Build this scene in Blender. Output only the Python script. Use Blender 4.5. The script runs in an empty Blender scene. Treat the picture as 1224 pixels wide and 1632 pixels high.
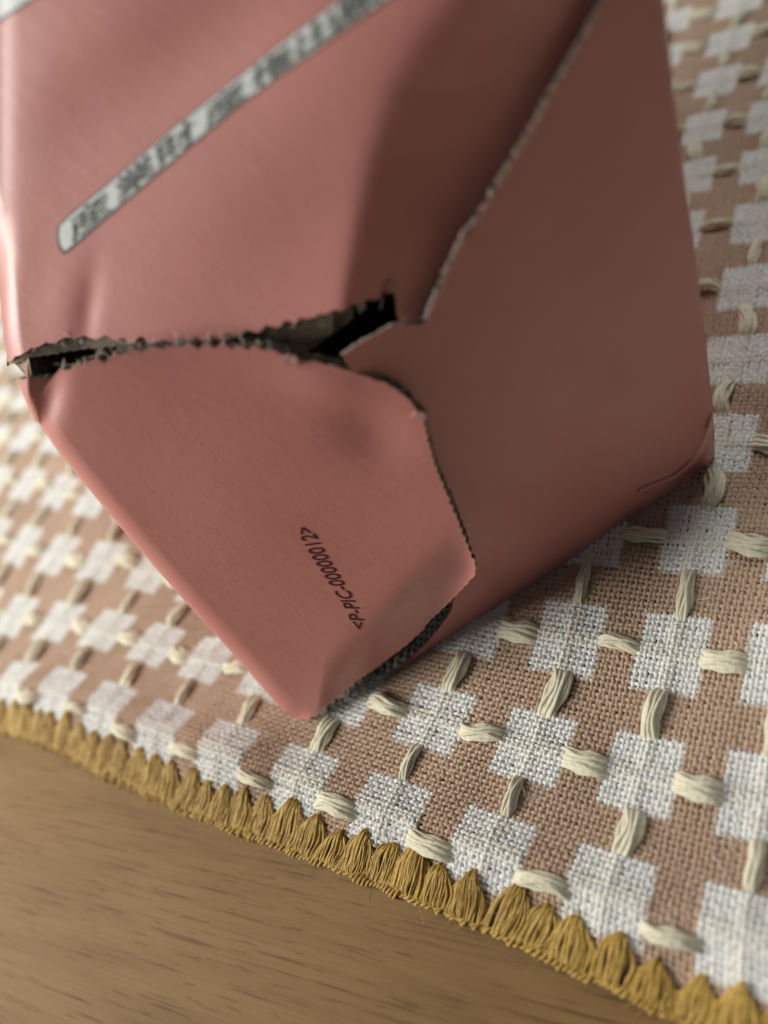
import bpy, math, random
import numpy as np
from mathutils import Matrix, Vector
from mathutils.geometry import delaunay_2d_cdt
rng = np.random.default_rng(7); random.seed(7)
S = 0.012                                   # one pattern repeat of the cloth = 12 mm
sc = bpy.context.scene
col = sc.collection

# ------------------------------------------------------------------ camera
R = np.array([[0.81023668, 0.35333167, -0.46762512],
              [0.06396107, -0.84639427, -0.52870192],
              [-0.58260236, 0.39846388, -0.70837915]])    # rows: right, down, forward
CAM = np.array([1.84146612, -0.4909331, 6.32602496])
F = 1240.0
cd = bpy.data.cameras.new('camera'); cam = bpy.data.objects.new('camera', cd); col.objects.link(cam)
M = Matrix.Identity(4)
for r in range(3):
    M[r][0] = R[0][r]; M[r][1] = -R[1][r]; M[r][2] = -R[2][r]; M[r][3] = CAM[r]*S
cam.matrix_world = M
cd.sensor_fit = 'VERTICAL'; cd.sensor_height = 24; cd.lens = 24*F/1632
cd.clip_start = 0.001; cd.clip_end = 20
cd.dof.use_dof = True; cd.dof.focus_distance = 6.75*S; cd.dof.aperture_fstop = 8.4
sc.camera = cam

# ------------------------------------------------------------------ light: dim room, one big soft window to the left, an added fill behind
w = bpy.data.worlds.new('World'); sc.world = w; w.use_nodes = True
bg = w.node_tree.nodes['Background']; bg.inputs[0].default_value = (0.93, 0.98, 1.0, 1); bg.inputs[1].default_value = 0.065
def area(name, d, dist, sx, sy, power, colr):
    d = Vector(d).normalized()
    l = bpy.data.lights.new(name, 'AREA'); l.shape = 'RECTANGLE'; l.size = sx; l.size_y = sy; l.energy = power; l.color = colr
    o = bpy.data.objects.new(name, l); col.objects.link(o)
    o.location = Vector((-0.03, 0.03, 0.02)) + d*dist
    o.rotation_euler = d.to_track_quat('Z', 'Y').to_euler()
    return o
area('window_light', (-0.70, -0.41, 0.53), 0.38, 0.20, 0.23, 2.1, (1.0, 0.965, 0.90))
area('back_fill_light', (0.05, 0.70, 0.70), 0.60, 0.34, 0.34, 1.5, (1.0, 0.98, 0.94))  # added fill from behind: brightens the cloth, misses the box faces
sc.view_settings.view_transform = 'Standard'; sc.view_settings.look = 'None'
sc.view_settings.exposure = 0; sc.view_settings.gamma = 1
sc.cycles.max_bounces = 6

# ------------------------------------------------------------------ helpers
def ray(u, v):
    d = np.stack([(u-612)/F, (v-816)/F, np.ones_like(u)], -1) @ R
    return d                                  # forward component is 1: point = CAM + d*depth
def lift(u, v, dep):
    u = np.asarray(u, float); v = np.asarray(v, float)
    return CAM + ray(u, v)*np.asarray(dep)[..., None]
def depth_plane(u, v, p, n):
    return ((p-CAM)@n)/(ray(np.asarray(u, float), np.asarray(v, float))@n)
def ground(u, v, z=0.0):
    return lift(u, v, depth_plane(u, v, np.array([0, 0, z]), np.array([0, 0, 1.0])))
def project(X):
    C = (X-CAM) @ R.T
    return 612+F*C[..., 0]/C[..., 2], 816+F*C[..., 1]/C[..., 2], C[..., 2]
def mesh_obj(name, V, Fc, mats, parent=None, midx=None, smooth=True, uv=None):
    me = bpy.data.meshes.new(name)
    V = np.asarray(V, np.float32)*S
    if isinstance(Fc, np.ndarray):
        nf, k = Fc.shape
        me.vertices.add(len(V)); me.vertices.foreach_set('co', V.ravel())
        me.loops.add(nf*k); me.loops.foreach_set('vertex_index', Fc.astype(np.int32).ravel())
        me.polygons.add(nf); me.polygons.foreach_set('loop_start', np.arange(0, nf*k, k, dtype=np.int32))
        try: me.polygons.foreach_set('loop_total', np.full(nf, k, np.int32))
        except Exception: pass
        if uv is not None:
            ul = me.uv_layers.new(name='UVMap'); ul.data.foreach_set('uv', uv[Fc.ravel()].astype(np.float32).ravel())
        me.update(calc_edges=True)
    else:
        me.from_pydata([tuple(map(float, v)) for v in V], [], Fc); me.update()
    for m in (mats if isinstance(mats, (list, tuple)) else [mats]): me.materials.append(m)
    if midx is not None: me.polygons.foreach_set('material_index', np.asarray(midx, np.int32))
    me.polygons.foreach_set('use_smooth', np.full(len(me.polygons), smooth) if np.isscalar(smooth) else smooth)
    o = bpy.data.objects.new(name, me); col.objects.link(o)
    if parent: o.parent = parent
    return o
def thing(name, label, cat):
    o = bpy.data.objects.new(name, None); col.objects.link(o); o.empty_display_size = 0.01
    o['label'] = label; o['category'] = cat
    return o
def resample(pts, n):
    p = np.array(pts, float); d = np.r_[0, np.cumsum(np.hypot(*np.diff(p, axis=0).T))]
    # chaikin once keeps the outline from being polygonal
    q = [p[0]]
    for a, b in zip(p[:-1], p[1:]): q += [a*.8+b*.2, a*.2+b*.8]
    q.append(p[-1]); p = np.array(q); d = np.r_[0, np.cumsum(np.hypot(*np.diff(p, axis=0).T))]
    t = np.linspace(0, d[-1], n)
    return np.stack([np.interp(t, d, p[:, 0]), np.interp(t, d, p[:, 1])], 1), d[-1]
def tooth(c, period, amp, rough=.35, sl=None, seed=0):
    """serrate a curve: blade-cut teeth"""
    r = np.random.default_rng(seed)
    d = np.r_[0, np.cumsum(np.hypot(*np.diff(c, axis=0).T))]
    tng = np.gradient(c, axis=0); tng /= np.linalg.norm(tng, axis=1)[:, None]+1e-9
    nrm = np.stack([-tng[:, 1], tng[:, 0]], 1)
    ph = d/period + .15*np.sin(d/41.0)
    tri = np.abs((ph % 1)-.5)*2-.5
    lo = np.interp(d, np.arange(0, d[-1]+20, 9.0), r.normal(0, rough, len(np.arange(0, d[-1]+20, 9.0))))
    env = np.ones(len(c)) if sl is None else np.interp(np.linspace(0, 1, len(c)), *sl)
    e = np.minimum(1, np.minimum(np.arange(len(c)), np.arange(len(c))[::-1])/4)
    return c + nrm*((tri*2*amp+lo*amp)*env*e)[:, None]
def coons(B, T, L, Rr):
    n, m = len(B), len(L); s = np.linspace(0, 1, n)[None, :, None]; t = np.linspace(0, 1, m)[:, None, None]
    return ((1-t)*B[None]+t*T[None]+(1-s)*L[:, None]+s*Rr[:, None]
            - ((1-s)*(1-t)*B[0]+s*(1-t)*B[-1]+(1-s)*t*T[0]+s*t*T[-1]))
def grid_faces(m, n, off=0, flip=False):
    a = (np.arange(m-1)[:, None]*n+np.arange(n-1)[None]).ravel()+off
    f = np.stack([a, a+1, a+n+1, a+n], 1)
    return f[:, ::-1] if flip else f
def rimloop(m, n):
    return np.r_[np.arange(n), np.arange(1, m)*n+n-1, (m-1)*n+np.arange(n-2, -1, -1), np.arange(m-2, 0, -1)*n]
def vnoise(x, y, sc_, seed):
    r = np.random.default_rng(seed); out = np.zeros(np.broadcast(x, y).shape)
    for k in range(10):
        a = r.uniform(0, 2*np.pi); f = sc_*r.uniform(.6, 1.8); out = out+np.sin(x*np.cos(a)*f+y*np.sin(a)*f+r.uniform(0, 6.3))
    return out/3.2

# ------------------------------------------------------------------ materials
def mat(name):
    m = bpy.data.materials.new(name); m.use_nodes = True; nt = m.node_tree
    b = nt.nodes['Principled BSDF']
    return m, nt, b
def nd(nt, typ, **kw):
    n = nt.nodes.new(typ)
    for k, v in kw.items():
        if k in n.inputs: n.inputs[k].default_value = v
        else: setattr(n, k, v)
    return n
def coords(nt, src='Object', scale=(1, 1, 1), rot=(0, 0, 0)):
    tc = nd(nt, 'ShaderNodeTexCoord'); mp = nd(nt, 'ShaderNodeMapping')
    mp.inputs['Scale'].default_value = [s/S for s in scale] if src == 'Object' else scale
    if any(rot):
        m0 = nd(nt, 'ShaderNodeMapping'); m0.inputs['Rotation'].default_value = rot
        nt.links.new(tc.outputs[src], m0.inputs[0]); nt.links.new(m0.outputs[0], mp.inputs[0])
    else: nt.links.new(tc.outputs[src], mp.inputs[0])
    return mp.outputs[0]
def ramp(nt, fac, stops):
    r = nd(nt, 'ShaderNodeValToRGB'); nt.links.new(fac, r.inputs[0])
    e = r.color_ramp.elements
    while len(e) < len(stops): e.new(.5)
    for k, (p, c) in enumerate(stops): e[k].position = p; e[k].color = (*c, 1)
    return r.outputs[0]
def bump(nt, b, h, strength, dist):
    bp_ = nd(nt, 'ShaderNodeBump', Strength=strength, Distance=dist*S)
    nt.links.new(h, bp_.inputs['Height']); nt.links.new(bp_.outputs[0], b.inputs['Normal'])

def pink_mat():
    m, nt, b = mat('pink_coated_board')
    v = coords(nt)
    n = nd(nt, 'ShaderNodeTexNoise', Scale=1.1, Detail=3.0); nt.links.new(v, n.inputs[0])
    c = ramp(nt, n.outputs[0], [(.3, (.555, .22, .195)), (.7, (.60, .25, .22))]); nt.links.new(c, b.inputs['Base Color'])
    v2 = coords(nt, scale=(1, 1, 1))
    n2 = nd(nt, 'ShaderNodeTexNoise', Scale=30.0, Detail=2.0); nt.links.new(v2, n2.inputs[0])
    v3 = coords(nt, scale=(10, 10, 2), rot=(.3, .9, .5))
    n3 = nd(nt, 'ShaderNodeTexNoise', Scale=1.6, Detail=2.0); nt.links.new(v3, n3.inputs[0])
    pw = nd(nt, 'ShaderNodeMath', operation='POWER'); pw.inputs[1].default_value = 3; nt.links.new(n3.outputs[0], pw.inputs[0])
    ad = nd(nt, 'ShaderNodeMath', operation='MULTIPLY_ADD'); nt.links.new(n2.outputs[0], ad.inputs[0]); ad.inputs[1].default_value = .25; nt.links.new(pw.outputs[0], ad.inputs[2])
    bump(nt, b, ad.outputs[0], .13, .03)
    b.inputs['Coat Weight'].default_value = .25; b.inputs['Coat Roughness'].default_value = .28; b.inputs['Roughness'].default_value = .44; b.inputs['Specular IOR Level'].default_value = .5
    return m
def kraft_mat(name, c0, c1, sc_=14.0):
    m, nt, b = mat(name); v = coords(nt)
    n = nd(nt, 'ShaderNodeTexNoise', Scale=sc_, Detail=4.0); nt.links.new(v, n.inputs[0])
    nt.links.new(ramp(nt, n.outputs[0], [(.3, c0), (.7, c1)]), b.inputs['Base Color'])
    b.inputs['Roughness'].default_value = .9; bump(nt, b, n.outputs[0], .6, .02)
    return m
def plain(name, c, rough=.5):
    m, nt, b = mat(name); v = coords(nt)
    n = nd(nt, 'ShaderNodeTexNoise', Scale=9.0, Detail=3.0); nt.links.new(v, n.inputs[0])
    nt.links.new(ramp(nt, n.outputs[0], [(.2, tuple(x*.9 for x in c)), (.8, tuple(min(1, x*1.07) for x in c))]), b.inputs['Base Color'])
    b.inputs['Roughness'].default_value = rough
    return m
PINK = pink_mat()
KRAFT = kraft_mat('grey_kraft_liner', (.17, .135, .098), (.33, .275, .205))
KRAFT2 = kraft_mat('kraft_lightened_for_shade', (.55, .52, .46), (.86, .83, .77))  # kraft colour lightened to stand in for light the covered seam lacks
TORN = kraft_mat('torn_pink_paper', (.38, .20, .175), (.52, .33, .29), 20.0)
LABEL = plain('label_pale_ink', (.78, .84, .82), .45)
INK = plain('label_grey_ink', (.10, .105, .105), .5)
INK2 = plain('maroon_print', (.075, .012, .014), .5)

def yarn_mat(name, c0, c1, rough=.85, sheen=.3):
    m, nt, b = mat(name); v = coords(nt)
    n = nd(nt, 'ShaderNodeTexNoise', Scale=18.0, Detail=3.0); nt.links.new(v, n.inputs[0])
    n0 = nd(nt, 'ShaderNodeTexNoise', Scale=1.4, Detail=1.0); nt.links.new(v, n0.inputs[0])
    ad = nd(nt, 'ShaderNodeMix', data_type='FLOAT'); ad.inputs[0].default_value = .5
    nt.links.new(n.outputs[0], ad.inputs[2]); nt.links.new(n0.outputs[0], ad.inputs[3])
    nt.links.new(ramp(nt, ad.outputs[0], [(.35, c0), (.65, c1)]), b.inputs['Base Color'])
    b.inputs['Roughness'].default_value = rough; b.inputs['Sheen Weight'].default_value = sheen
    bump(nt, b, n.outputs[0], .7, .015)
    return m
CREAM = yarn_mat('cream_yarn', (.66, .62, .45), (.80, .77, .61))
GOLD = yarn_mat('mustard_thread', (.35, .21, .028), (.52, .335, .062), .6, .2)
def cloth_mat():
    m, nt, b = mat('printed_gauze'); uv = nd(nt, 'ShaderNodeUVMap'); sx = nd(nt, 'ShaderNodeSeparateXYZ')
    nt.links.new(uv.outputs[0], sx.inputs[0])
    def near(o):
        a = nd(nt, 'ShaderNodeMath', operation='ADD'); a.inputs[1].default_value = .5; nt.links.new(o, a.inputs[0])
        f = nd(nt, 'ShaderNodeMath', operation='FLOORED_MODULO'); f.inputs[1].default_value = 1; nt.links.new(a.outputs[0], f.inputs[0])
        s = nd(nt, 'ShaderNodeMath', operation='SUBTRACT'); s.inputs[1].default_value = .5; nt.links.new(f.outputs[0], s.inputs[0])
        ab = nd(nt, 'ShaderNodeMath', operation='ABSOLUTE'); nt.links.new(s.outputs[0], ab.inputs[0]); return ab.outputs[0]
    nx, ny = near(sx.outputs[0]), near(sx.outputs[1])
    mx = nd(nt, 'ShaderNodeMath', operation='MAXIMUM'); nt.links.new(nx, mx.inputs[0]); nt.links.new(ny, mx.inputs[1])
    v = coords(nt)
    n = nd(nt, 'ShaderNodeTexNoise', Scale=14.0, Detail=2.0); nt.links.new(v, n.inputs[0])
    j = nd(nt, 'ShaderNodeMath', operation='MULTIPLY_ADD'); nt.links.new(n.outputs[0], j.inputs[0]); j.inputs[1].default_value = .034; nt.links.new(mx.outputs[0], j.inputs[2])
    msk = nd(nt, 'ShaderNodeMapRange'); nt.links.new(j.outputs[0], msk.inputs[0])
    msk.inputs[1].default_value = .328; msk.inputs[2].default_value = .346
    n2 = nd(nt, 'ShaderNodeTexNoise', Scale=.5, Detail=2.0); nt.links.new(v, n2.inputs[0])
    tan = ramp(nt, n2.outputs[0], [(.3, (.455, .32, .225)), (.7, (.60, .44, .32))])
    sp = nd(nt, 'ShaderNodeTexNoise', Scale=26.0, Detail=2.0); nt.links.new(v, sp.inputs[0])
    wh = ramp(nt, sp.outputs[0], [(.3, (.76, .77, .74)), (.7, (.86, .87, .84))])
    mn = nd(nt, 'ShaderNodeMath', operation='MINIMUM'); nt.links.new(nx, mn.inputs[0]); nt.links.new(ny, mn.inputs[1])
    mx2 = nd(nt, 'ShaderNodeMix', data_type='RGBA'); nt.links.new(msk.outputs[0], mx2.inputs[0])
    nt.links.new(wh, mx2.inputs[6]); nt.links.new(tan, mx2.inputs[7])
    vr = nd(nt, 'ShaderNodeMix', data_type='RGBA', blend_type='MULTIPLY'); vr.inputs[0].default_value = 1
    g = ramp(nt, sp.outputs[0], [(.25, (.86, .86, .86)), (.7, (1.0, 1.0, 1.0))])
    nt.links.new(mx2.outputs[2], vr.inputs[6]); nt.links.new(g, vr.inputs[7])
    nt.links.new(vr.outputs[2], b.inputs['Base Color'])
    b.inputs['Roughness'].default_value = .95; b.inputs['Sheen Weight'].default_value = .25
    bump(nt, b, sp.outputs[0], .8, .012)
    return m
CLOTH = cloth_mat()
def wood_mat():
    m, nt, b = mat('oak_laminate'); ang = math.atan2(.5, 3.26)
    v = coords(nt, scale=(.28, 2.2, 1), rot=(0, 0, -ang))
    d = nd(nt, 'ShaderNodeTexNoise', Scale=.5, Detail=2.0); nt.links.new(v, d.inputs[0])
    mixv = nd(nt, 'ShaderNodeMix', data_type='RGBA', blend_type='LINEAR_LIGHT'); mixv.inputs[0].default_value = .45
    nt.links.new(v, mixv.inputs[6]); nt.links.new(d.outputs[1], mixv.inputs[7])
    n = nd(nt, 'ShaderNodeTexNoise', Scale=1.1, Detail=6.0, Roughness=.6); nt.links.new(mixv.outputs[2], n.inputs[0])
    base = ramp(nt, n.outputs[0], [(.28, (.175, .102, .038)), (.5, (.222, .134, .053)), (.72, (.258, .160, .067))])
    v2 = coords(nt, scale=(.62, 17, 1), rot=(0, 0, -ang))
    m3 = nd(nt, 'ShaderNodeMix', data_type='RGBA', blend_type='LINEAR_LIGHT'); m3.inputs[0].default_value = .3
    nt.links.new(v2, m3.inputs[6]); nt.links.new(d.outputs[1], m3.inputs[7])
    p = nd(nt, 'ShaderNodeTexNoise', Scale=1.5, Detail=3.0, Roughness=.55); nt.links.new(m3.outputs[2], p.inputs[0])
    pc = ramp(nt, p.outputs[0], [(.31, (.52, .45, .39)), (.40, (.91, .89, .87)), (.6, (1, 1, 1))])
    v3 = coords(nt, scale=(1.5, 16, 1), rot=(0, 0, -ang)); p3 = nd(nt, 'ShaderNodeTexNoise', Scale=1.6, Detail=2.0); nt.links.new(v3, p3.inputs[0])
    c3 = ramp(nt, p3.outputs[0], [(.30, (.62, .56, .50)), (.38, (1, 1, 1)), (1, (1, 1, 1))])
    m4 = nd(nt, 'ShaderNodeMix', data_type='RGBA', blend_type='MULTIPLY'); m4.inputs[0].default_value = .8; nt.links.new(pc, m4.inputs[6]); nt.links.new(c3, m4.inputs[7]); pc = m4.outputs[2]
    mu = nd(nt, 'ShaderNodeMix', data_type='RGBA', blend_type='MULTIPLY'); mu.inputs[0].default_value = .85
    nt.links.new(base, mu.inputs[6]); nt.links.new(pc, mu.inputs[7]); nt.links.new(mu.outputs[2], b.inputs['Base Color'])
    b.inputs['Roughness'].default_value = .62; b.inputs['Specular IOR Level'].default_value = .15
    bump(nt, b, p.outputs[0], .25, .02)
    return m
WOOD = wood_mat()

# ------------------------------------------------------------------ setting: table top
ZT = -0.09
tx0, tx1, ty0, ty1 = -50, 30, -26, 50
o = mesh_obj('table_top', [(tx0, ty0, ZT), (tx1, ty0, ZT), (tx1, ty1, ZT), (tx0, ty1, ZT),
                           (tx0, ty0, ZT-2), (tx1, ty0, ZT-2), (tx1, ty1, ZT-2), (tx0, ty1, ZT-2)],
             [(0, 1, 2, 3), (7, 6, 5, 4), (0, 4, 5, 1), (1, 5, 6, 2), (2, 6, 7, 3), (3, 7, 4, 0)], WOOD, smooth=False)
o['kind'] = 'structure'; o['label'] = 'brown oak table top with fine dark grain under the cloth'

# ------------------------------------------------------------------ cloth geometry: hand-woven grid is not quite regular
CTRL = {(0,0):(969,1416),(1,0):(1180,1493),(-1,0):(778,1347),(-2,0):(620,1292),(-3,0):(477,1242),(-4,0):(362,1198),(-5,0):(262,1160),(-6,0):(172,1125),(-7,0):(92,1097),(-8,0):(20,1080),
(0,1):(1023,1239),(1,1):(1215,1272),(-1,1):(846,1192),(-2,1):(694,1147),(-5,1):(329,1054),(-6,1):(247,1027),(-7,1):(169,1007),(-8,1):(91,995),(-9,1):(22,985),
(0,2):(1070,1037),(-1,2):(902,1010),(1,2):(1243,1055),(-8,2):(159,890),(-9,2):(91,882),
(0,3):(1112,860),(-9,3):(147,800),(-10,3):(93,781),(-11,3):(41,770),
(0,5):(1175,570),(0,6):(1197,456),(0,7):(1212,346),(-1,9):(1125,196),(0,9):(1222,178),(-1,10):(1141,127),(-1,11):(1164,59),(-1,12):(1177,3)}
ck = np.array(list(CTRL), float); cp = np.array(list(CTRL.values()), float)
cr = ground(cp[:, 0], cp[:, 1])[:, :2]-ck
ex = np.array([(0,1166),(120,1214),(240,1272),(350,1310),(420,1340),(520,1373),(590,1405),(700,1449),(800,1490),(900,1541),(1000,1586),(1100,1629)], float)
eg = ground(ex[:, 0], ex[:, 1])[:, :2]
JE = -0.60
ck = np.vstack([ck, np.stack([eg[:, 0], np.full(len(eg), JE)], 1)]); cr = np.vstack([cr, np.stack([eg[:, 0]*0+.03, eg[:, 1]-JE], 1)])
def kern(a, b): return np.exp(-(((a[:, None]-b[None])**2).sum(-1))/(2*1.5**2))
wts = np.linalg.solve(kern(ck, ck)+.04*np.eye(len(ck)), cr)
def warp(i, j):
    sh = np.broadcast(i, j).shape; q = np.stack([np.broadcast_to(i, sh).ravel(), np.broadcast_to(j, sh).ravel()], 1)
    out = q.copy()
    for a in range(0, len(q), 20000): out[a:a+20000] += kern(q[a:a+20000], ck)@wts
    return out.reshape(*sh, 2)
def hgt(i, j):
    fi = np.abs((i+.5) % 1-.5); fj = np.abs((j+.5) % 1-.5)
    sq = (fi < .33)*(fj < .33)
    cross = np.maximum(np.exp(-(fi/.07)**2), np.exp(-(fj/.07)**2))*sq
    h = .022*cross + .022*np.clip(vnoise(i, j, 1.3, 3), -1.1, 1.6) + .010*np.clip(vnoise(i, j, 5.0, 4), -1, 1.5)
    h = h + .11*np.exp(-((j+.02)/.30)**2)*(1+.35*vnoise(i, j*0, 3.0, 9))
    h = h - .10*np.clip((-.32-j)/.28, 0, 1)**1.5
    return h-.035
N = 21
I0, I1, J0, J1 = -19.0, 5.0, -.56, 18.0
def in_view(P, mg=180, mind=0):
    u, v, d = project(P); return (u > -mg) & (u < 1224+mg) & (v > -mg) & (v < 1632+mg) & (d > mind)
# footprint hidden behind the carton: skip cloth that only the carton's underside touches
P0 = ground(np.float64(500), np.float64(1148)); PR = ground(np.float64(1118), np.float64(757))
E1 = (PR-P0)/np.linalg.norm(PR-P0); NC = np.array([E1[1], -E1[0], 0.0]); Q = -NC
def under_box(x, y, mg=.35):
    a = (x-P0[0])*E1[0]+(y-P0[1])*E1[1]; q = (x-P0[0])*Q[0]+(y-P0[1])*Q[1]
    return (a > mg) & (a < 4.45-mg) & (q > mg) & (q < 5.6)
def screen_hidden(P):
    """inside the carton's silhouette, well away from its outline"""
    poly = np.array([(60, 560), (110, 690), (300, 920), (490, 1090), (760, 930), (1085, 730), (1030, -400), (-400, -400), (-400, 380), (-40, 500)], float)
    u, v, d = project(P); ins = np.zeros(u.shape, bool)
    for a, b in zip(poly, np.roll(poly, -1, 0)):
        c = ((a[1] > v) != (b[1] > v)) & (u < (b[0]-a[0])*(v-a[1])/(b[1]-a[1]+1e-9)+a[0]); ins ^= c
    return ins
root_cloth = thing('tablecloth', 'white and tan checked gauze tablecloth with cream stitches and mustard hem under the pink carton', 'tablecloth')
def weave(along):
    if along == 'i':
        a = np.arange(I0, I1, .5/N); b = np.arange(J0, J1, 1/N)
    else:
        a = np.arange(J0, J1, .5/N); b = np.arange(I0, I1, 1/N)
    nb, na = len(b), len(a)
    A, Bm = np.meshgrid(a, b); r = np.random.default_rng(11 if along == 'i' else 12)
    Bj = Bm + r.normal(0, .0035, (nb, 1))
    ka = np.arange(na)
    for k in range(3):
        Bj = Bj + .0035*np.sin(A*r.uniform(2, 16, (nb, 1))+r.uniform(0, 6.3, (nb, 1)))
    i, j = (A, Bj) if along == 'i' else (Bj, A)
    fi = np.abs((i+.5) % 1-.5); fj = np.abs((j+.5) % 1-.5); sq = (fi < .325)*(fj < .335)
    cc = np.abs((Bj+.5) % 1-.5)
    cb = (np.minimum(fi, fj) < .06)*sq
    wid = np.where(sq > 0, .89-.22*cb, .93)*(1/N)*r.uniform(.80, 1.14, (nb, 1))*(1+.16*vnoise(i, j, 40, 5))
    par = (ka//2)[None]+np.arange(nb)[:, None]+(0 if along == 'i' else 1)
    zz = np.where(ka[None] % 2 == 0, np.where(par % 2 == 0, 1., -1.), 0.)
    amp = .0125
    xy = warp(i, j); z = hgt(i, j)+amp*zz
    c = np.concatenate([xy, z[..., None]], -1)
    t = np.gradient(c, axis=1); nrm = np.stack([-t[..., 1], t[..., 0], 0*z], -1); nrm /= np.linalg.norm(nrm, axis=-1)[..., None]
    drop = np.zeros_like(c); drop[..., 2] = -wid*.42
    top = c.copy(); top[..., 2] += wid*.22
    V = np.stack([c-nrm*wid[..., None]*.5+drop, top, c+nrm*wid[..., None]*.5+drop], 2)   # nb,na,3,3
    vis = in_view(c) & ~screen_hidden(c)
    ok = vis[:, :-1] & vis[:, 1:]
    bi, ai = np.nonzero(ok); base = (bi*na+ai)*3
    f = np.concatenate([np.stack([base+k, base+k+3, base+k+4, base+k+1], 1) for k in (0, 1)])
    if along == 'j': pass
    used, inv = np.unique(f.ravel(), return_inverse=True)
    uv = np.repeat(np.stack([i, j], -1)[:, :, None], 3, 2).reshape(-1, 2)[used]
    return V.reshape(-1, 3)[used], inv.reshape(f.shape), uv
Va, Fa, ua = weave('i'); Vb, Fb, ub = weave('j')
print('weave faces', len(Fa)+len(Fb))
o = mesh_obj('woven_gauze', np.vstack([Va, Vb]), np.vstack([Fa, Fb+len(Va)]), CLOTH, root_cloth, uv=np.vstack([ua, ub])); o['kind'] = 'stuff'
# the rest of the cloth, out of the picture, as a plain sheet with the same print
gi = np.arange(-30, 14, .1); gj = np.concatenate([[JE, -.55, -.45], np.arange(-.35, 24, .1)])
GI, GJ = np.meshgrid(gi, gj); xy = warp(GI, GJ); P = np.concatenate([xy, (hgt(GI, GJ)-.012)[..., None]], -1)
keep = ~(in_view(P, 172) & ~screen_hidden(P)); ok = (keep[:-1, :-1] | keep[1:, 1:] | keep[1:, :-1] | keep[:-1, 1:]).ravel()
f = grid_faces(*GI.shape)[ok]; used, inv = np.unique(f.ravel(), return_inverse=True)
mesh_obj('outer_gauze', P.reshape(-1, 3)[used], inv.reshape(f.shape), CLOTH, root_cloth, uv=np.stack([GI, GJ], -1).reshape(-1, 2)[used])

# tubes -----------------------------------------------------------------
def tube(path, rad, k=6, cap=True):
    p = np.asarray(path, float); n = len(p); t = np.gradient(p, axis=0); t /= np.linalg.norm(t, axis=1)[:, None]+1e-12
    up = np.array([0, 0, 1.0]); s = np.cross(t, up); s /= np.linalg.norm(s, axis=1)[:, None]+1e-9; q = np.cross(s, t)
    an = np.arange(k)*2*np.pi/k; rad = np.broadcast_to(rad, n)
    V = p[:, None]+(s[:, None]*np.cos(an)[None, :, None]+q[:, None]*np.sin(an)[None, :, None])*rad[:, None, None]
    f = []
    for a in range(n-1):
        for b in range(k): f.append((a*k+b, a*k+(b+1) % k, (a+1)*k+(b+1) % k, (a+1)*k+b))
    return V.reshape(-1, 3), np.array(f)
def join(parts):
    Vs, Fs, o_ = [], [], 0
    for v, f in parts: Vs.append(v); Fs.append(f+o_); o_ += len(v)
    return np.vstack(Vs), np.vstack(Fs)
def yarn_mesh(seed, fat):
    r = np.random.default_rng(seed); L = .47; n = 15; t = np.linspace(-1, 1, n); parts = []
    bow = r.uniform(-.07, -.01); bow2 = r.uniform(-.03, .03); hz = r.uniform(.075, .12); ns = 7
    for s in range(ns):
        u = (s-(ns-1)/2)/((ns-1)/2)
        W = (.055+.03*fat)*(.5+.5*np.cos(t*np.pi/2)**.7)
        ph = r.uniform(0, 6.3); x = t*L/2
        y = bow*(1-t**2)+bow2*np.sin(t*np.pi)+u*W*(1+.12*np.sin(t*3+ph))+.006*np.sin(t*7+ph)
        z = hz*(1-np.abs(t)**2.6)*(1-.25*u*u)-.055*(np.abs(t)**6)-.012*abs(u)+.006*np.sin(t*5+ph)
        parts.append(tube(np.stack([x, y, z], 1), .0165+.006*fat*r.uniform(.6, 1.2), 6))
    for s in range(3):     # second layer strands
        u = (s-1)*.5; W = .05+.03*fat; ph = r.uniform(0, 6.3); x = t*L/2
        y = bow*(1-t**2)+bow2*np.sin(t*np.pi)+u*W+.012*np.sin(t*4+ph)
        z = (hz+.02)*(1-np.abs(t)**2.6)-.06*(np.abs(t)**6)
        parts.append(tube(np.stack([x, y, z], 1), .016+.004*fat, 6))
    V, F_ = join(parts)
    return V, F_
yarns = []
for s in range(9):
    V, F_ = yarn_mesh(100+s, [0, .3, .6, 1][s % 4]); ob = mesh_obj('yarn_stitch', V, F_, CREAM); yarns.append(ob.data); bpy.data.objects.remove(ob)
cnt = 0
for jj in range(0, 14):
    for ii in range(-18, 6):
        for horiz in (1, 0):
            a = np.array([ii+(.5 if horiz else 0)]); b = np.array([jj-(0 if horiz else .5)])
            if not horiz and jj == 0: continue
            if horiz and jj == 0: b = b-.14
            c = warp(a, b)[0]; e = warp(a+(.2 if horiz else 0), b+(0 if horiz else .2))[0]
            P = np.array([c[0], c[1], hgt(a, b)[0]+.0])
            if not in_view(P, 330) or under_box(c[0], c[1], .12) or screen_hidden(P): continue
            d = e-c; ob = bpy.data.objects.new('yarn_stitch', yarns[random.randrange(9)]); col.objects.link(ob); ob.parent = root_cloth
            L = np.linalg.norm(d)/.2
            ob.location = Vector(P)*S
            if horiz and jj == 0: ob.location.z += .012*S
            ob.rotation_euler = (0, 0, math.atan2(d[1], d[0])+random.gauss(0, .05))
            ob.scale = (L*random.uniform(.95, 1.06), random.choice((1, 1, 1, -1))*random.uniform(.85, 1.2)*(1 if horiz else .92)*(.78 if jj == 0 else 1), random.uniform(.65, .95)); cnt += 1
print('yarns', cnt)
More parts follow.
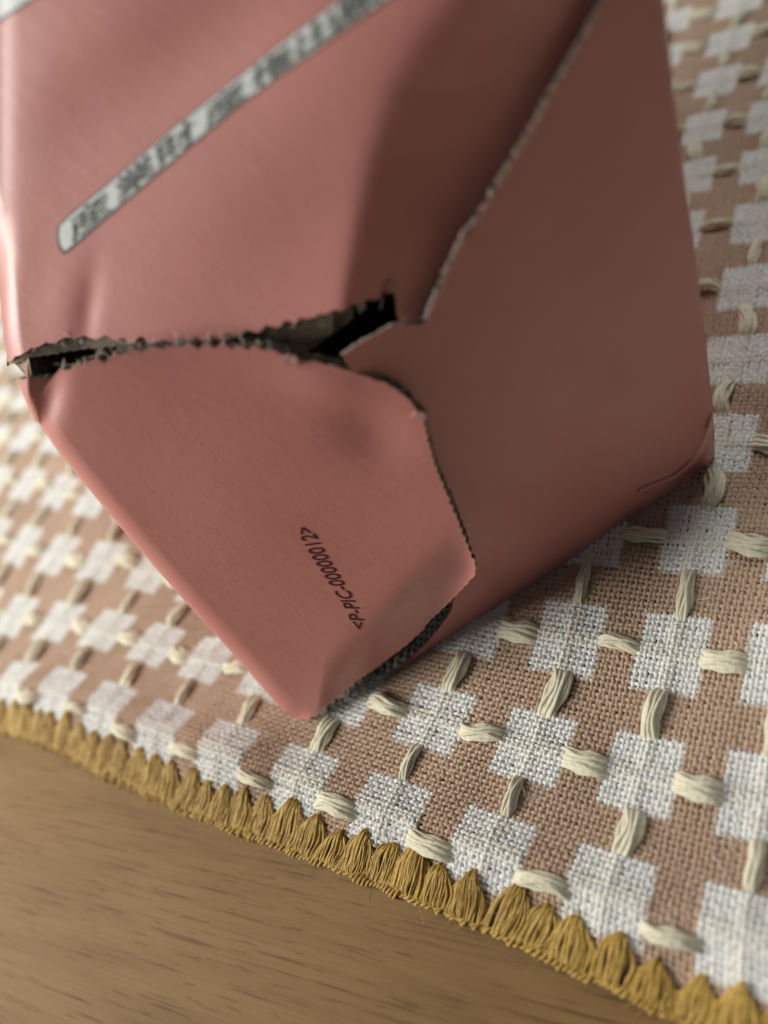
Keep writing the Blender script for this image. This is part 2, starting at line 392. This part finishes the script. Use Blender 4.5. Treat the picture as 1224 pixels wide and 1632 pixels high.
# cream yarn running under the white squares
parts = []
for jj in range(0, 16):
    for ii in range(-18, 6):
        for horiz in (1, 0):
            t = np.linspace(-.33, .33, 9); a = ii+(t if horiz else 0*t); b = jj+(0*t if horiz else t)
            xy = warp(a, b); P = np.concatenate([xy, (hgt(a, b)-.024)[:, None]], 1)
            if not in_view(P[4]) or screen_hidden(P[4]) or under_box(*P[4, :2]): continue
            for u in (-.045, -.015, .015, .045):
                off = np.array([0, u, 0]) if horiz else np.array([u, 0, 0]); parts.append(tube(P+off, .017, 5))
V, F_ = join(parts); o = mesh_obj('inlaid_yarn', V, F_, CREAM, root_cloth); o['kind'] = 'stuff'
# mustard overcast hem: one fan of threads per stitch
i0 = -11.2; k = 0
while i0 < 4.5:
    r = np.random.default_rng(500+k); parts = []; jt = -.235+r.normal(0, .035); lean = .06+r.normal(0, .035); wd = .37*r.uniform(.85, 1.15); ns = 34
    hh = r.uniform(.022, .05)
    for s in range(ns):
        u = (s/(ns-1)-.5)*2; t = np.linspace(0, 1, 11)
        Wt = wd*.5*np.clip(np.sin(np.clip(t*1.7+.04, 0, 1)*np.pi/2), 0, 1)**.6*(1-.22*t**2)
        tip = jt-.11*u*u+r.normal(0, .014)
        i = i0+lean*(1-t)+u*Wt+r.normal(0, .010)+r.normal(0, .018)*t+.009*np.sin(t*5+r.uniform(0, 6))
        j = tip+(JE-.02-tip)*t
        xy = warp(i, j); hz = hgt(i, j)
        z = np.maximum(hz, -.06)+.018+hh*np.sin(np.pi*np.clip(t*.9+.05, 0, 1))**.8*(1-.75*u*u)*r.uniform(.8, 1.25)
        z[0] -= .04; z[-1] -= .02
        parts.append(tube(np.concatenate([xy, z[:, None]], 1), .0092*r.uniform(.8, 1.3), 5))
    V, F_ = join(parts); mesh_obj('hem_stitch', V, F_, GOLD, root_cloth)
    i0 += .285*r.uniform(.88, 1.12); k += 1
# looped cord where the stitches lock along the edge
parts = []; t = np.arange(-11.4, 4.6, .012)
for s in range(3):
    ph = s*2.094; per = 2*np.pi/.14
    rr = .022+.016*np.clip(vnoise(t, t*0, 14, 60+s), -1, 1.6)+.008*np.clip(vnoise(t, t*0, 45, 70+s), -1, 1)
    xy = warp(t, np.full_like(t, JE-.015)+rr*np.sin(t*per+ph+1.3*vnoise(t, t*0, 9, 80))+.012*vnoise(t, t*0, 9, 40))
    z = -.05+rr*.8*np.cos(t*per+ph+1.3*vnoise(t, t*0, 9, 80))
    parts.append(tube(np.concatenate([xy, z[:, None]], 1), .0135, 5))
V, F_ = join(parts); mesh_obj('edge_cord', V, F_, GOLD, root_cloth)
# stray fibres
def fuzz(n, gen, rad, name, m_):
    parts = []
    for k in range(n):
        p, d = gen(); L = rng.uniform(.04, .15); t = np.linspace(0, 1, 6)[:, None]
        bend = rng.normal(0, .06, 3)
        parts.append(tube(p+d*L*t+bend*t*t, rad, 3))
    V, F_ = join(parts); o = mesh_obj(name, V, F_, m_, root_cloth); o['kind'] = 'stuff'
def g1():
    i = rng.uniform(-9, 1.5); j = JE-rng.uniform(-.08, .03); xy = warp(np.array([i]), np.array([j]))[0]
    return np.array([*xy, rng.uniform(-.05, .02)]), np.array([rng.normal(0, .6), -abs(rng.normal(.5, .3)), rng.normal(0, .25)])
fuzz(190, g1, .0022, 'edge_fuzz', GOLD)
def g2():
    while True:
        i = rng.uniform(-9, 2); j = rng.uniform(-.3, 6); xy = warp(np.array([i]), np.array([j]))[0]; P = np.array([*xy, hgt(np.array([i]), np.array([j]))[0]+.02])
        if in_view(P) and not under_box(P[0], P[1], -.1): return P, np.array([rng.normal(0, .5), rng.normal(0, .5), abs(rng.normal(.1, .2))])
WFUZZ = yarn_mat('white_fibre', (.7, .7, .66), (.85, .85, .8))
fuzz(500, g2, .0022, 'surface_fuzz', WFUZZ)

# ------------------------------------------------------------------ carton
HS = np.array([0, 0, 1.0])
PC = P0; PS = P0-NC*.14
def dC(u, v): return depth_plane(u, v, PC, NC)
def dS(u, v): return depth_plane(u, v, PS, NC)
dep0 = dC(600., 500.)
DL = dep0+1.0
f64 = np.float64
Lb = lift(f64(62), f64(690), f64(DL)); La = lift(f64(12), f64(585), f64(DL+.05))
VS = lift(f64(543), f64(500), dS(543., 500.)); US = lift(f64(690), f64(0), dS(690., 0.))
VB = lift(f64(600), f64(500), dC(600., 500.))
def unit(v): return v/np.linalg.norm(v)
def tocam(n, p): return n*np.sign(n@(CAM-p))
NA = tocam(unit(np.cross(La-VS, US-VS)), VS); NB = tocam(unit(np.cross(VB-P0, Lb-P0)), P0)
0 and print('cvals', [float(depth_plane(a_, b_, VS, NA)-dS(a_, b_)) for a_, b_ in ((725., 0.), (632., 140.), (595., 250.), (556., 430.))])
print('NA', NA, 'NB', NB, 'NC', NC, 'DL', DL)
def polydist(u, v, pts):
    p = np.array(pts, float); best = np.full(np.shape(u), 1e9)
    for a, b in zip(p[:-1], p[1:]):
        d = b-a; t = np.clip(((u-a[0])*d[0]+(v-a[1])*d[1])/(d@d), 0, 1)
        best = np.minimum(best, np.hypot(u-a[0]-t*d[0], v-a[1]-t*d[1]))
    return best
def g(u, v, cu, cv, su, sv, a=0):
    a = math.radians(a); x = (u-cu)*math.cos(a)+(v-cv)*math.sin(a); y = -(u-cu)*math.sin(a)+(v-cv)*math.cos(a)
    return np.exp(-(x/su)**2-(y/sv)**2)
A_LEFT = [(13, 582), (6, 540), (2, 500), (-3, 450), (-14, 390), (-35, 270), (-60, 60), (-90, -300)]
def roll(d, r, k):                # quarter-round turning away at an outline
    x = np.clip(1-d/r, 0, 1); return k*(1-np.sqrt(np.clip(1-x*x, 0, 1)))
def depA(u, v):
    a = depth_plane(u, v, VS, NA)
    fv = [-300, 0, 60, 140, 250, 350, 430, 500, 600]; uf = np.interp(v, fv, [900, 725, 682, 632, 595, 572, 556, 546, 540])   # the fold is bowed, not straight
    c = depth_plane(uf, v, VS, NA)-dS(uf, v)
    q = np.clip((u-uf)/280, 0, 1); s = dS(u, v)+c*(1-q*q*(3-2*q))
    k = np.interp(v, [-300, 0, 200, 400, 500], [.06, .045, .028, .018, .014])
    m = np.maximum(a, s)+k*np.log1p(np.exp(-np.abs(a-s)/k))
    m = m+roll(polydist(u, v, A_LEFT), 30, .22)
    m = m+np.exp(-(np.clip(u+2, 0, 99)/18)**2)*np.interp(v, [330, 405, 515, 560], [.012, .055, 0, 0])
    m = m+.016*g(u, v, 140, 500, 18, 70, 8)-.008*g(u, v, 100, 480, 30, 80, 8)+.022*g(u, v, 250, 110, 260, 80, -35)-.012*g(u, v, 40, 250, 60, 170, 10)
    return m+.010*vnoise(u/60, v/60, 1., 21)
B_LEFT = [(490, 1147), (474, 1146), (455, 1136), (432, 1112), (370, 1040), (300, 965), (200, 850), (130, 766), (88, 714), (64, 678), (58, 655), (66, 624), (88, 598)]
B_BOT = [(490, 1147), (506, 1138), (557, 1094), (609, 1058), (661, 1018), (694, 981), (728, 948), (757, 917)]
def depB(u, v):
    d = depth_plane(u, v, P0+NC*.03, NB)
    d = d+roll(polydist(u, v, B_LEFT[1:10]), 26, .16)
    dl = polydist(u, v, B_BOT)
    wl = np.exp(-(dl/42)**2)*np.interp(u, [420, 560, 650, 757], [.1, 1, .85, .12]); d = d+wl*np.clip(dC(u, v)-.06-d, 0, 2)
    d = d+.05*g(u, v, 600, 690, 60, 45, 20)-.03*g(u, v, 520, 610, 70, 28, 12)+.06*g(u, v, 75, 640, 22, 60, 12)
    return d+.010*vnoise(u/70, v/70, 1., 22)
CREASE = [(840, 838), (940, 808), (1020, 782), (1075, 760), (1105, 735), (1122, 700), (1138, 655), (1160, 600)]
def depC(u, v):
    d = dC(u, v)+.015*g(u, v, 760, 870, 120, 60, 0)
    p = np.array(CREASE, float); vl = np.interp(u, p[:, 0], p[:, 1]); below = np.clip((v-vl), 0, 200)*(u > 780)
    d = d + 60*(1-np.exp(-below/60))*(.0005+.0018*np.clip((u-960)/120, 0, 1))*np.clip((u-780)/160, 0, 1)
    d = d - .06*np.exp(-(polydist(u, v, CREASE[2:7])/4)**2)+.03*np.exp(-(polydist(u, v, [(1078, 770), (1108, 742), (1126, 690)])/5)**2)+.03*g(u, v, 1105, 752, 14, 10, -30)-.03*g(u, v, 1128, 738, 8, 16, 10)
    d = d + .02*g(u, v, 1118, 720, 10, 30, 25) + roll(polydist(u, v, [(1139, 740), (1136, 650), (1108, 400), (1060, 0), (1048, -145)]), 12, .07)
    return d+.007*vnoise(u/80, v/80, 1., 23)

def board(name, curves, dep, nrm, label, thick=.115, flute=.055, side=(), liner=.02, par=None, tfn=None, fmat=None, finer=None):
    """corrugated board: outer liner, inner liner and fluting visible at the cut edges"""
    if len(curves) == 4:
        B, T, L, Rr = curves; G = coons(B, T, L, Rr); m, n = G.shape[:2]; px = G.reshape(-1, 2); quad = grid_faces(m, n); rl = rimloop(m, n)
    else:                         # any outline: triangulate the inside
        loop, = curves; K0 = len(loop); lo, hi = loop.min(0), loop.max(0); st = 7.5
        gx, gy = np.meshgrid(np.arange(lo[0], hi[0], st), np.arange(lo[1], hi[1], st)); c_ = np.stack([gx.ravel(), gy.ravel()], 1)+np.random.default_rng(1).uniform(-1.8, 1.8, (gx.size, 2))
        ins_ = np.zeros(len(c_), bool); nx_ = np.roll(loop, -1, 0)
        for a, b in zip(loop, nx_):
            cc = ((a[1] > c_[:, 1]) != (b[1] > c_[:, 1])) & (c_[:, 0] < (b[0]-a[0])*(c_[:, 1]-a[1])/(b[1]-a[1]+1e-12)+a[0]); ins_ ^= cc
        far = polydist(c_[:, 0], c_[:, 1], np.vstack([loop[::4], loop[:1]])) > 4
        c_ = c_[ins_ & far]
        if finer is not None:
            near = polydist(c_[:, 0], c_[:, 1], finer) < 16; c_ = c_[~near]
            fx, fy = np.meshgrid(np.arange(960, 1150, 2.6), np.arange(590, 830, 2.6)); e_ = np.stack([fx.ravel(), fy.ravel()], 1)+np.random.default_rng(2).uniform(-.5, .5, (fx.size, 2))
            e_ = e_[polydist(e_[:, 0], e_[:, 1], finer) < 15]; ok_ = np.zeros(len(e_), bool)
            for a, b in zip(loop, nx_):
                ok_ ^= ((a[1] > e_[:, 1]) != (b[1] > e_[:, 1])) & (e_[:, 0] < (b[0]-a[0])*(e_[:, 1]-a[1])/(b[1]-a[1]+1e-12)+a[0])
            e_ = e_[ok_ & (polydist(e_[:, 0], e_[:, 1], np.vstack([loop, loop[:1]])) > 1.5)]; c_ = np.vstack([c_, e_])
        allp = np.vstack([loop, c_])
        r_ = delaunay_2d_cdt([Vector(p) for p in allp], [], [list(range(K0))], 1, 1e-7)
        px = np.array([p[:] for p in r_[0]]); quad = np.array([f for f in r_[2] if len(f) == 3]); back = {}
        for k, o_ in enumerate(r_[3]):
            for q in o_: back[q] = k
        rl = np.array([back[k] for k in range(K0)])
    u, v = px[:, 0], px[:, 1]; front = lift(u, v, dep(u, v))
    tw = np.ones(u.shape) if not len(side) else .04+.96*np.clip(polydist(u, v, side)/34, 0, 1)**.7
    if tfn is not None: tw = tw*tfn(u, v)
    def slab(off, th, mat_front, mat_back):
        off = off*tw[..., None]; th = th*np.maximum(tw[..., None], .3)
        a = front-nrm*off; b = front-nrm*(off+th)
        K = len(a); V = np.vstack([a, b, a[rl], b[rl]])
        f1 = quad; f2 = quad[:, ::-1]+K
        q = np.arange(len(rl)); q2 = np.roll(q, -1); f3 = np.stack([2*K+q, 2*K+q2, 2*K+len(rl)+q2, 2*K+len(rl)+q], 1)
        mi = np.r_[np.full(len(f1), mat_front), np.full(len(f2), mat_back), np.full(len(f3), 2)]
        return V, (np.vstack([f1, f2, f3]) if quad.shape[1] == 4 else [tuple(map(int, f)) for f in f1]+[tuple(map(int, f)) for f in f2]+[tuple(map(int, f)) for f in f3]), mi
    v1, f1, m1 = slab(0, liner, 0, 1); v2, f2, m2 = slab(thick-liner, liner, 1, 1)
    m2 = np.where(m2 == 2, 1, m2)
    allf = np.vstack([f1, f2+len(v1)]) if quad.shape[1] == 4 else f1+[tuple(x+len(v1) for x in f) for f in f2]
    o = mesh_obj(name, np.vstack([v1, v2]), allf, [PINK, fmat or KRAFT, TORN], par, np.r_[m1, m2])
    o['label'] = label
    # fluting, a wavy ribbon between the liners set back a little from each cut edge
    fr = front[rl]; twr = tw[rl]
    if quad.shape[1] == 4:
        Gi = np.array([(k//n, k % n) for k in rl]); F3 = front.reshape(m, n, 3); inner = F3[np.clip(Gi[:, 0], 3, m-4), np.clip(Gi[:, 1], 3, n-4)]
    else:
        lp = px[rl]; sm = lambda A: sum(np.roll(A, k, 0) for k in range(-6, 7))/13
        tg = np.roll(sm(lp), -3, 0)-np.roll(sm(lp), 3, 0); nn_ = np.stack([-tg[:, 1], tg[:, 0]], 1); nn_ /= np.linalg.norm(nn_, axis=1)[:, None]+1e-9
        ar = (lp[:, 0]*np.roll(lp[:, 1], -1)-lp[:, 1]*np.roll(lp[:, 0], -1)).sum(); ip_ = lp+nn_*8*np.sign(ar); inner = lift(ip_[:, 0], ip_[:, 1], dep(ip_[:, 0], ip_[:, 1]))
    inw = inner-fr; inw /= np.linalg.norm(inw, axis=1)[:, None]+1e-9
    d = np.r_[0, np.cumsum(np.linalg.norm(np.diff(fr, axis=0), axis=1))]
    tt = np.arange(0, d[-1], flute/6); ip = lambda A: np.stack([np.interp(tt, d, A[:, k]) for k in range(3)], 1)
    frp, inp = ip(fr), ip(inw); w_ = .5-.42*np.sin(tt*2*np.pi/(flute*2)+.7*np.sin(tt*3)); offs = (liner+(thick-2*liner)*w_)
    rg = np.interp(tt, np.arange(0, tt[-1]+1, .05), np.random.default_rng(5).uniform(-.012, .02, len(np.arange(0, tt[-1]+1, .05))))
    offs = offs*np.interp(tt, d, twr)
    e0 = frp-nrm*offs[:, None]-inp*rg[:, None]; e1 = e0+inp*.14
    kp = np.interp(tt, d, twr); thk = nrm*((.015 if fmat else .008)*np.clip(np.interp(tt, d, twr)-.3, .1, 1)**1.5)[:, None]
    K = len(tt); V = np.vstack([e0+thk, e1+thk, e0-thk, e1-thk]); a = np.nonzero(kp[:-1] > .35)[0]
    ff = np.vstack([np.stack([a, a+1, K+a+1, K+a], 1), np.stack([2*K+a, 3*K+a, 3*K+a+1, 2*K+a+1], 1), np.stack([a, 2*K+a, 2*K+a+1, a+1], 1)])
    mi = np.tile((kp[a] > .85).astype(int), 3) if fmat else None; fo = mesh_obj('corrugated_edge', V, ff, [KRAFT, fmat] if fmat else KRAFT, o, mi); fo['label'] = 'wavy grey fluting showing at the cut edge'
    return o, front
root_box = thing('cardboard_carton', 'pink corrugated cardboard carton with torn serrated flaps standing on the checked cloth', 'carton')
root_box.location = (0, 0, 0)
# upper flap, folded round the corner under the right-hand flap
n1, m1 = 620, 150
bot, _ = resample([(13, 576), (60, 550), (100, 540), (130, 537), (200, 541), (250, 546), (300, 546), (350, 541), (400, 530), (440, 518), (520, 500), (590, 480), (622, 461), (630, 468), (634, 500), (640, 540), (760, 560), (1000, 560)], n1)
bot = tooth(bot, 29, 3.2, .7, ([0, .1, .2, .36, .5, .62, 1], [1, 1, .9, 1.2, .9, .4, .2]), 1)
top, _ = resample([(-90, -300), (1010, -300)], n1); bot_up = bot; lef, _ = resample([bot[0]]+A_LEFT[1:], m1); rig, _ = resample([(1000, 560), (1010, -300)], m1)
bot[0] = lef[0]; bot[-1] = rig[0]; top[0] = lef[-1]; top[-1] = rig[-1]
fA, frontA = board('upper_flap', (bot, top, lef, rig), depA, NA*.7+NC*.3, 'upper flap with the long white label strip, curving round the box corner', par=root_box, side=A_LEFT)
# lower-left flap
n1, m1 = 420, 260
bot, _ = resample(B_BOT, n1); bot = tooth(bot, 13, .8, .5, None, 2)
top, _ = resample([(88, 598), (110, 588), (170, 571), (230, 557), (300, 550), (360, 552), (430, 558), (470, 572), (520, 580), (580, 600), (620, 613), (650, 636), (674, 664)], n1)
top = tooth(top, 29, 2.6, .7, ([0, .3, .5, .62, .75, 1], [1.0, 1.3, 1.0, .4, .25, .3]), 3)
top_lo = top; lef, _ = resample(B_LEFT, m1)
rig, _ = resample([(757, 917), (760, 906), (745, 868), (717, 800), (693, 742), (682, 702), (674, 664)], m1); rig = tooth(rig, 13, 1.7, .3, None, 4)
bot[0] = lef[0]; bot[-1] = rig[0]; top[0] = lef[-1]; top[-1] = rig[-1]
fB, frontB = board('lower_flap', (bot, top, lef, rig), depB, NB, 'lower left flap with a small printed code', par=root_box, flute=.05, side=B_LEFT[1:], tfn=lambda u, v: .12+.88*np.clip(polydist(u, v, B_BOT)/60, 0, 1))
# right-hand flap
n1, m1 = 330, 240
bot, _ = resample([(520, 1146), (564, 1126), (600, 1098), (640, 1070), (700, 1030), (770, 985), (850, 930), (900, 897), (1000, 840), (1080, 785), (1112, 760)], n1); bot = tooth(bot, 40, .5, 1., None, 5)
lef, _ = resample([(520, 1146), (552, 1130), (588, 1106), (627, 1072), (663, 1042), (698, 1005), (725, 964), (716, 900), (680, 790), (635, 700), (590, 630), (545, 566)], m1)
lef = tooth(lef, 12, .9, .5, None, 6)
top, _ = resample([(545, 566), (575, 546), (605, 530), (632, 514), (655, 518), (681, 516), (688, 490), (705, 455), (722, 415), (742, 376), (765, 345), (792, 300), (830, 238), (880, 150), (925, 75), (965, 0), (1010, -80), (1046, -145)], n1); top = tooth(top, 17, 2.4, .45, ([0, .2, .23, 1], [.5, .3, 1, 1]), 7)
rig, _ = resample([(1112, 760), (1110, 752), (1119, 748), (1135, 747), (1139, 735), (1139, 690), (1133, 620), (1122, 520), (1108, 400), (1090, 280), (1075, 150), (1060, 0), (1046, -145)], m1)
bot[0] = lef[0]; bot[-1] = rig[0]; top[0] = lef[-1]; top[-1] = rig[-1]
loopC = np.vstack([bot[:-1], rig[:-1], top[::-1][:-1], lef[::-1][:-1]])
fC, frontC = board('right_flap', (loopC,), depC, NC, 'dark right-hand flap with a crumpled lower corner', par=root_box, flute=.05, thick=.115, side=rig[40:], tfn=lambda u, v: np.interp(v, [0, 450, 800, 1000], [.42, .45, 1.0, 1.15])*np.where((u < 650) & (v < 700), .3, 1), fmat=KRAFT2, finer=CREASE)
# body behind the flaps: left side, bottom, right side, top and back
def L3(u, v, d, off=.14):
    return lift(f64(u), f64(v), f64(d))
chain = []
for (u, v) in A_LEFT[::-1]: chain.append(L3(u+(15 if v > 480 else 26), v, depA(f64(u+10), f64(v))+.30))
for (u, v) in [(44, 602), (85, 680), (160, 757), (232, 838), (328, 945), (398, 1018), (458, 1080), (500, 1110)]: chain.append(L3(u, v, depB(f64(u), f64(v))+.2))
for (u, v) in [(570, 1095), (640, 1050), (850, 915), (1000, 820), (1090, 750), (1112, 715), (1112, 640), (1100, 520), (1084, 400), (1066, 270), (1050, 150), (1036, 0), (1026, -130)]: chain.append(L3(u, v, dC(f64(u), f64(v))+.16))
for u in (1010, 900, 740, 500, 200): chain.append(L3(u, -290, depA(f64(u), f64(-290))+.14))
chain = np.array(chain); K = len(chain); chain[:, 2] = np.maximum(chain[:, 2], .03)
steps = [0, .4, 1.5, 3, 5.2]; V = np.vstack([chain+Q*s for s in steps]+[(chain+Q*5.2).mean(0)[None]])
ff = []
for s in range(len(steps)-1):
    for a in range(K): b = (a+1) % K; ff.append((s*K+a, (s+1)*K+a, (s+1)*K+b, s*K+b))
for a in range(K): ff.append(((len(steps)-1)*K+a, len(V)-1, (len(steps)-1)*K+(a+1) % K))
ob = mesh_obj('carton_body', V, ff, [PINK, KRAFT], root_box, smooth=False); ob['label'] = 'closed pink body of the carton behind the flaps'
md = ob.data; ctr = Vector(V.mean(0)*S); md.update()
sg = sum((1 if p.normal.dot(p.center-ctr) > 0 else -1)*p.area for p in md.polygons)
if sg < 0: md.flip_normals()
so = ob.modifiers.new('board', 'SOLIDIFY'); so.thickness = .03*S; so.offset = -1; so.material_offset = 1; so.material_offset_rim = 1
# inner dust flap seen at the left corner and in the opening
def small(name, pts_b, pts_t, dep, matl, label, nrm, n=60, m=24, th=.05, amp=1.5):
    b_, _ = resample(pts_b, n); t_, _ = resample(pts_t, n); l_, _ = resample([b_[0], t_[0]], m); r_, _ = resample([b_[-1], t_[-1]], m)
    b_ = tooth(b_, 14, amp*.5, .6, None, 8); t_ = tooth(t_, 14, amp, .6, None, 9); b_[0] = l_[0]; t_[0] = l_[-1]; b_[-1] = r_[0]; t_[-1] = r_[-1]
    G = coons(b_, t_, l_, r_); u, v = G[..., 0], G[..., 1]; fr = lift(u, v, dep(u, v)); a = fr.reshape(-1, 3); c = a-nrm*th; rl = rimloop(m, n); KK = len(a)
    q = np.arange(len(rl)); q2 = np.roll(q, -1)
    Vv = np.vstack([a, c, a[rl], c[rl]]); Ff = np.vstack([grid_faces(m, n), grid_faces(m, n, KK, True), np.stack([2*KK+q, 2*KK+q2, 2*KK+len(rl)+q2, 2*KK+len(rl)+q], 1)])
    oo = mesh_obj(name, Vv, Ff, matl, root_box, np.r_[np.zeros(len(a)*0+(m-1)*(n-1)), np.ones((m-1)*(n-1)+len(rl))]); oo['label'] = label
    return oo
small('side_flap', [(55, 672), (140, 700)], [(26, 606), (130, 596)],
      lambda u, v: depth_plane(u, v, P0, NB)+.14+.0022*np.abs(u-45)+roll(np.abs(u-np.interp(v, [598, 672], [22, 55])), 14, .12), [PINK, KRAFT], 'sliver of pink side flap behind the lower flap', NB)
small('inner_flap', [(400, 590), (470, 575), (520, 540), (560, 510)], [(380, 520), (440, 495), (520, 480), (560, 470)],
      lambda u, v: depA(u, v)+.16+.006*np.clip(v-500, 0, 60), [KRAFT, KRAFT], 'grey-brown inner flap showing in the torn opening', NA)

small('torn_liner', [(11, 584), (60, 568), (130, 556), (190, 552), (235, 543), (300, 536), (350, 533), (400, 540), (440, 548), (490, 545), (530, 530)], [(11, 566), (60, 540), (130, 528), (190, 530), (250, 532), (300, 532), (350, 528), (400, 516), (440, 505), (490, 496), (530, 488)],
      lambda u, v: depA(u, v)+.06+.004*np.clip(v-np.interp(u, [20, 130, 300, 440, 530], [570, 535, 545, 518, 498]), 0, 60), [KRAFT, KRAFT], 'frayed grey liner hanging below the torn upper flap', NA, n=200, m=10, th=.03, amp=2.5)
for pb, pt, dp, nn in (([(449, 581), (462, 584), (476, 580)], [(452, 569), (463, 565), (473, 570)], depB, NB), ([(655, 668), (668, 672), (680, 668)], [(657, 660), (668, 656), (677, 661)], depB, NB),
                       ([(614, 470), (622, 466), (628, 468)], [(618, 458), (624, 447), (629, 455)], depA, NA), ([(736, 384), (745, 380), (756, 378)], [(735, 372), (742, 368), (752, 370)], depC, NC)):
    small('torn_chip', pb, pt, (lambda u, v, dp=dp: dp(u, v)-.03), [TORN, TORN], 'small pale chip of torn paper', nn, n=14, m=6, th=.02, amp=1.5)
# printed label strip and lettering, laid on the curved board
def curve_px(pts):
    p = np.array(pts, float); d = np.r_[0, np.cumsum(np.hypot(*np.diff(p, axis=0).T))]
    return lambda s: np.stack([np.interp(s, d/d[-1], p[:, 0]), np.interp(s, d/d[-1], p[:, 1])], -1)
LT = curve_px([(88, 366), (114, 340), (171, 294), (281, 200), (384, 120), (444, 73), (541, 0), (700, -118)])
LB = curve_px([(97, 409), (118, 392), (171, 346), (281, 252), (384, 166), (444, 122), (541, 53), (616, 0), (710, -68)])
def lab(s, t): return LB(s)*(1-t)[..., None]+LT(s)*t[..., None]
def decal(name, px, faces, dep, nrm, off, th, matl, parent):
    P = lift(px[:, 0], px[:, 1], dep(px[:, 0], px[:, 1]))+nrm*off
    return mesh_obj(name, P, faces, matl, parent)
def strip(name, s0, s1, t0, t1, off, matl, parent, fn=lab, n=140, round_=0.0):
    s = np.linspace(s0, s1, n)[None]; t = np.linspace(0, 1, 7)[:, None]
    e = np.clip((s-s0)/max(round_, 1e-6), 0, 1) if round_ else 1+0*s
    ins = .5-.5*np.sqrt(np.clip(1-(1-e)**2, 0, 1)) if round_ else 0*s
    T = t0+(t1-t0)*(ins*.6+(1-1.2*ins)*t); Sg = s+0*t
    px = fn(Sg.ravel(), T.ravel()); return decal(name, px, grid_faces(7, n), depA, NA, off, .002, matl, parent)
lb = strip('label_border', 0, 1, -.02, 1.02, .004, INK, fA, round_=.004); lb['label'] = 'thin dark outline of the label strip'
bl = bpy.data.materials.get('label_grey_ink')
ls = strip('label_strip', .007, 1, .06, .94, .007, LABEL, fA, round_=.003); ls['label'] = 'long pale strip printed with dark characters'
def text_mesh(body, bold=0.0):
    c = bpy.data.curves.new('t', 'FONT'); c.body = body; c.resolution_u = 3; c.offset = bold; o_ = bpy.data.objects.new('t', c); col.objects.link(o_)
    bpy.context.view_layer.update(); me = bpy.data.meshes.new_from_object(o_)
    V = np.array([v.co[:] for v in me.vertices]); Fs = [tuple(p.vertices) for p in me.polygons]
    bpy.data.objects.remove(o_); bpy.data.meshes.remove(me); return V, Fs
totB = 0
pB = np.array([(97, 409), (118, 392), (171, 346), (281, 252), (384, 166), (444, 122), (541, 53), (616, 0), (710, -68)], float); totB = np.hypot(*np.diff(pB, axis=0).T).sum()
for k, ch in enumerate('産業財産権出願中'):
    V, Fs = text_mesh(ch, .008); x0, x1 = V[:, 0].min(), V[:, 0].max(); y0, y1 = V[:, 1].min(), V[:, 1].max()
    cx = [(142,342),(210,275),(279,227),(356,162),(429,102),(503,50),(570,0),(640,-50)][k]
    mid = np.array([lab(np.array([s]), np.array([.5]))[0] for s in np.linspace(0, 1, 400)]); sc0 = np.linspace(0, 1, 400)[np.argmin(np.hypot(*(mid-np.array(cx)).T))]
    hw = 41/totB
    s = sc0+((V[:, 0]-(x0+x1)/2)/(x1-x0))*2*hw; t = .50+((V[:, 1]-(y0+y1)/2)/(y1-y0))*.80
    decal('label_character', lab(s, t), Fs, depA, NA, .011, 0, INK, ls).data.polygons.foreach_set('use_smooth', [False]*len(Fs))
# second strip just entering at the top left
L2a = curve_px([(-52, 65), (0, 30), (20, 17), (46, 0), (150, -70)]); L2b = curve_px([(-62, -2), (0, -42), (140, -130)])
f2 = lambda s, t: L2a(s)*(1-t)[..., None]+L2b(s)*t[..., None]
strip('label_border', 0, 1, -.06, 1.02, .004, INK, fA, f2); strip('label_strip', 0, 1, 0, .96, .007, LABEL, fA, f2)
# small code on the lower flap
TB = curve_px([(584, 1003), (577, 978), (570, 964), (555, 939), (538, 911), (521, 884), (509, 862), (494, 838)]); TT = curve_px([(561, 1001), (553, 976), (545, 962), (530.6, 941), (512, 912), (494, 885), (481, 861), (469, 842)])
V, Fs = text_mesh('<P-PIC-00000012>', .012); x0, x1 = V[:, 0].min(), V[:, 0].max(); cap = .72
s = (V[:, 0]-x0)/(x1-x0); t = V[:, 1]/cap
px = TB(s)*(1-t)[:, None]+TT(s)*t[:, None]
o = decal('printed_code', px, Fs, depB, NB, .004, 0, INK2, fB); o.data.polygons.foreach_set('use_smooth', [False]*len(Fs)); o['label'] = 'small dark code reading <P-PIC-00000012>'

# paper fibres along the tear
parts = []
for ed, dep, nn, k in ((bot_up, depA, NA, 80), (top_lo, depB, NB, 80)):
    for q in range(k):
        p = ed[rng.integers(8, int(len(ed)*.62))]; P = lift(f64(p[0]), f64(p[1]), dep(f64(p[0]), f64(p[1])))-nn*rng.uniform(0, .08)
        t = np.linspace(0, 1, 5)[:, None]; d = rng.normal(0, 1, 3); d[2] += (-1 if dep is depA else 1)*.8; d /= np.linalg.norm(d)
        parts.append(tube(P+d*rng.uniform(.02, .07)*t+rng.normal(0, .02, 3)*t*t, .0035, 3))
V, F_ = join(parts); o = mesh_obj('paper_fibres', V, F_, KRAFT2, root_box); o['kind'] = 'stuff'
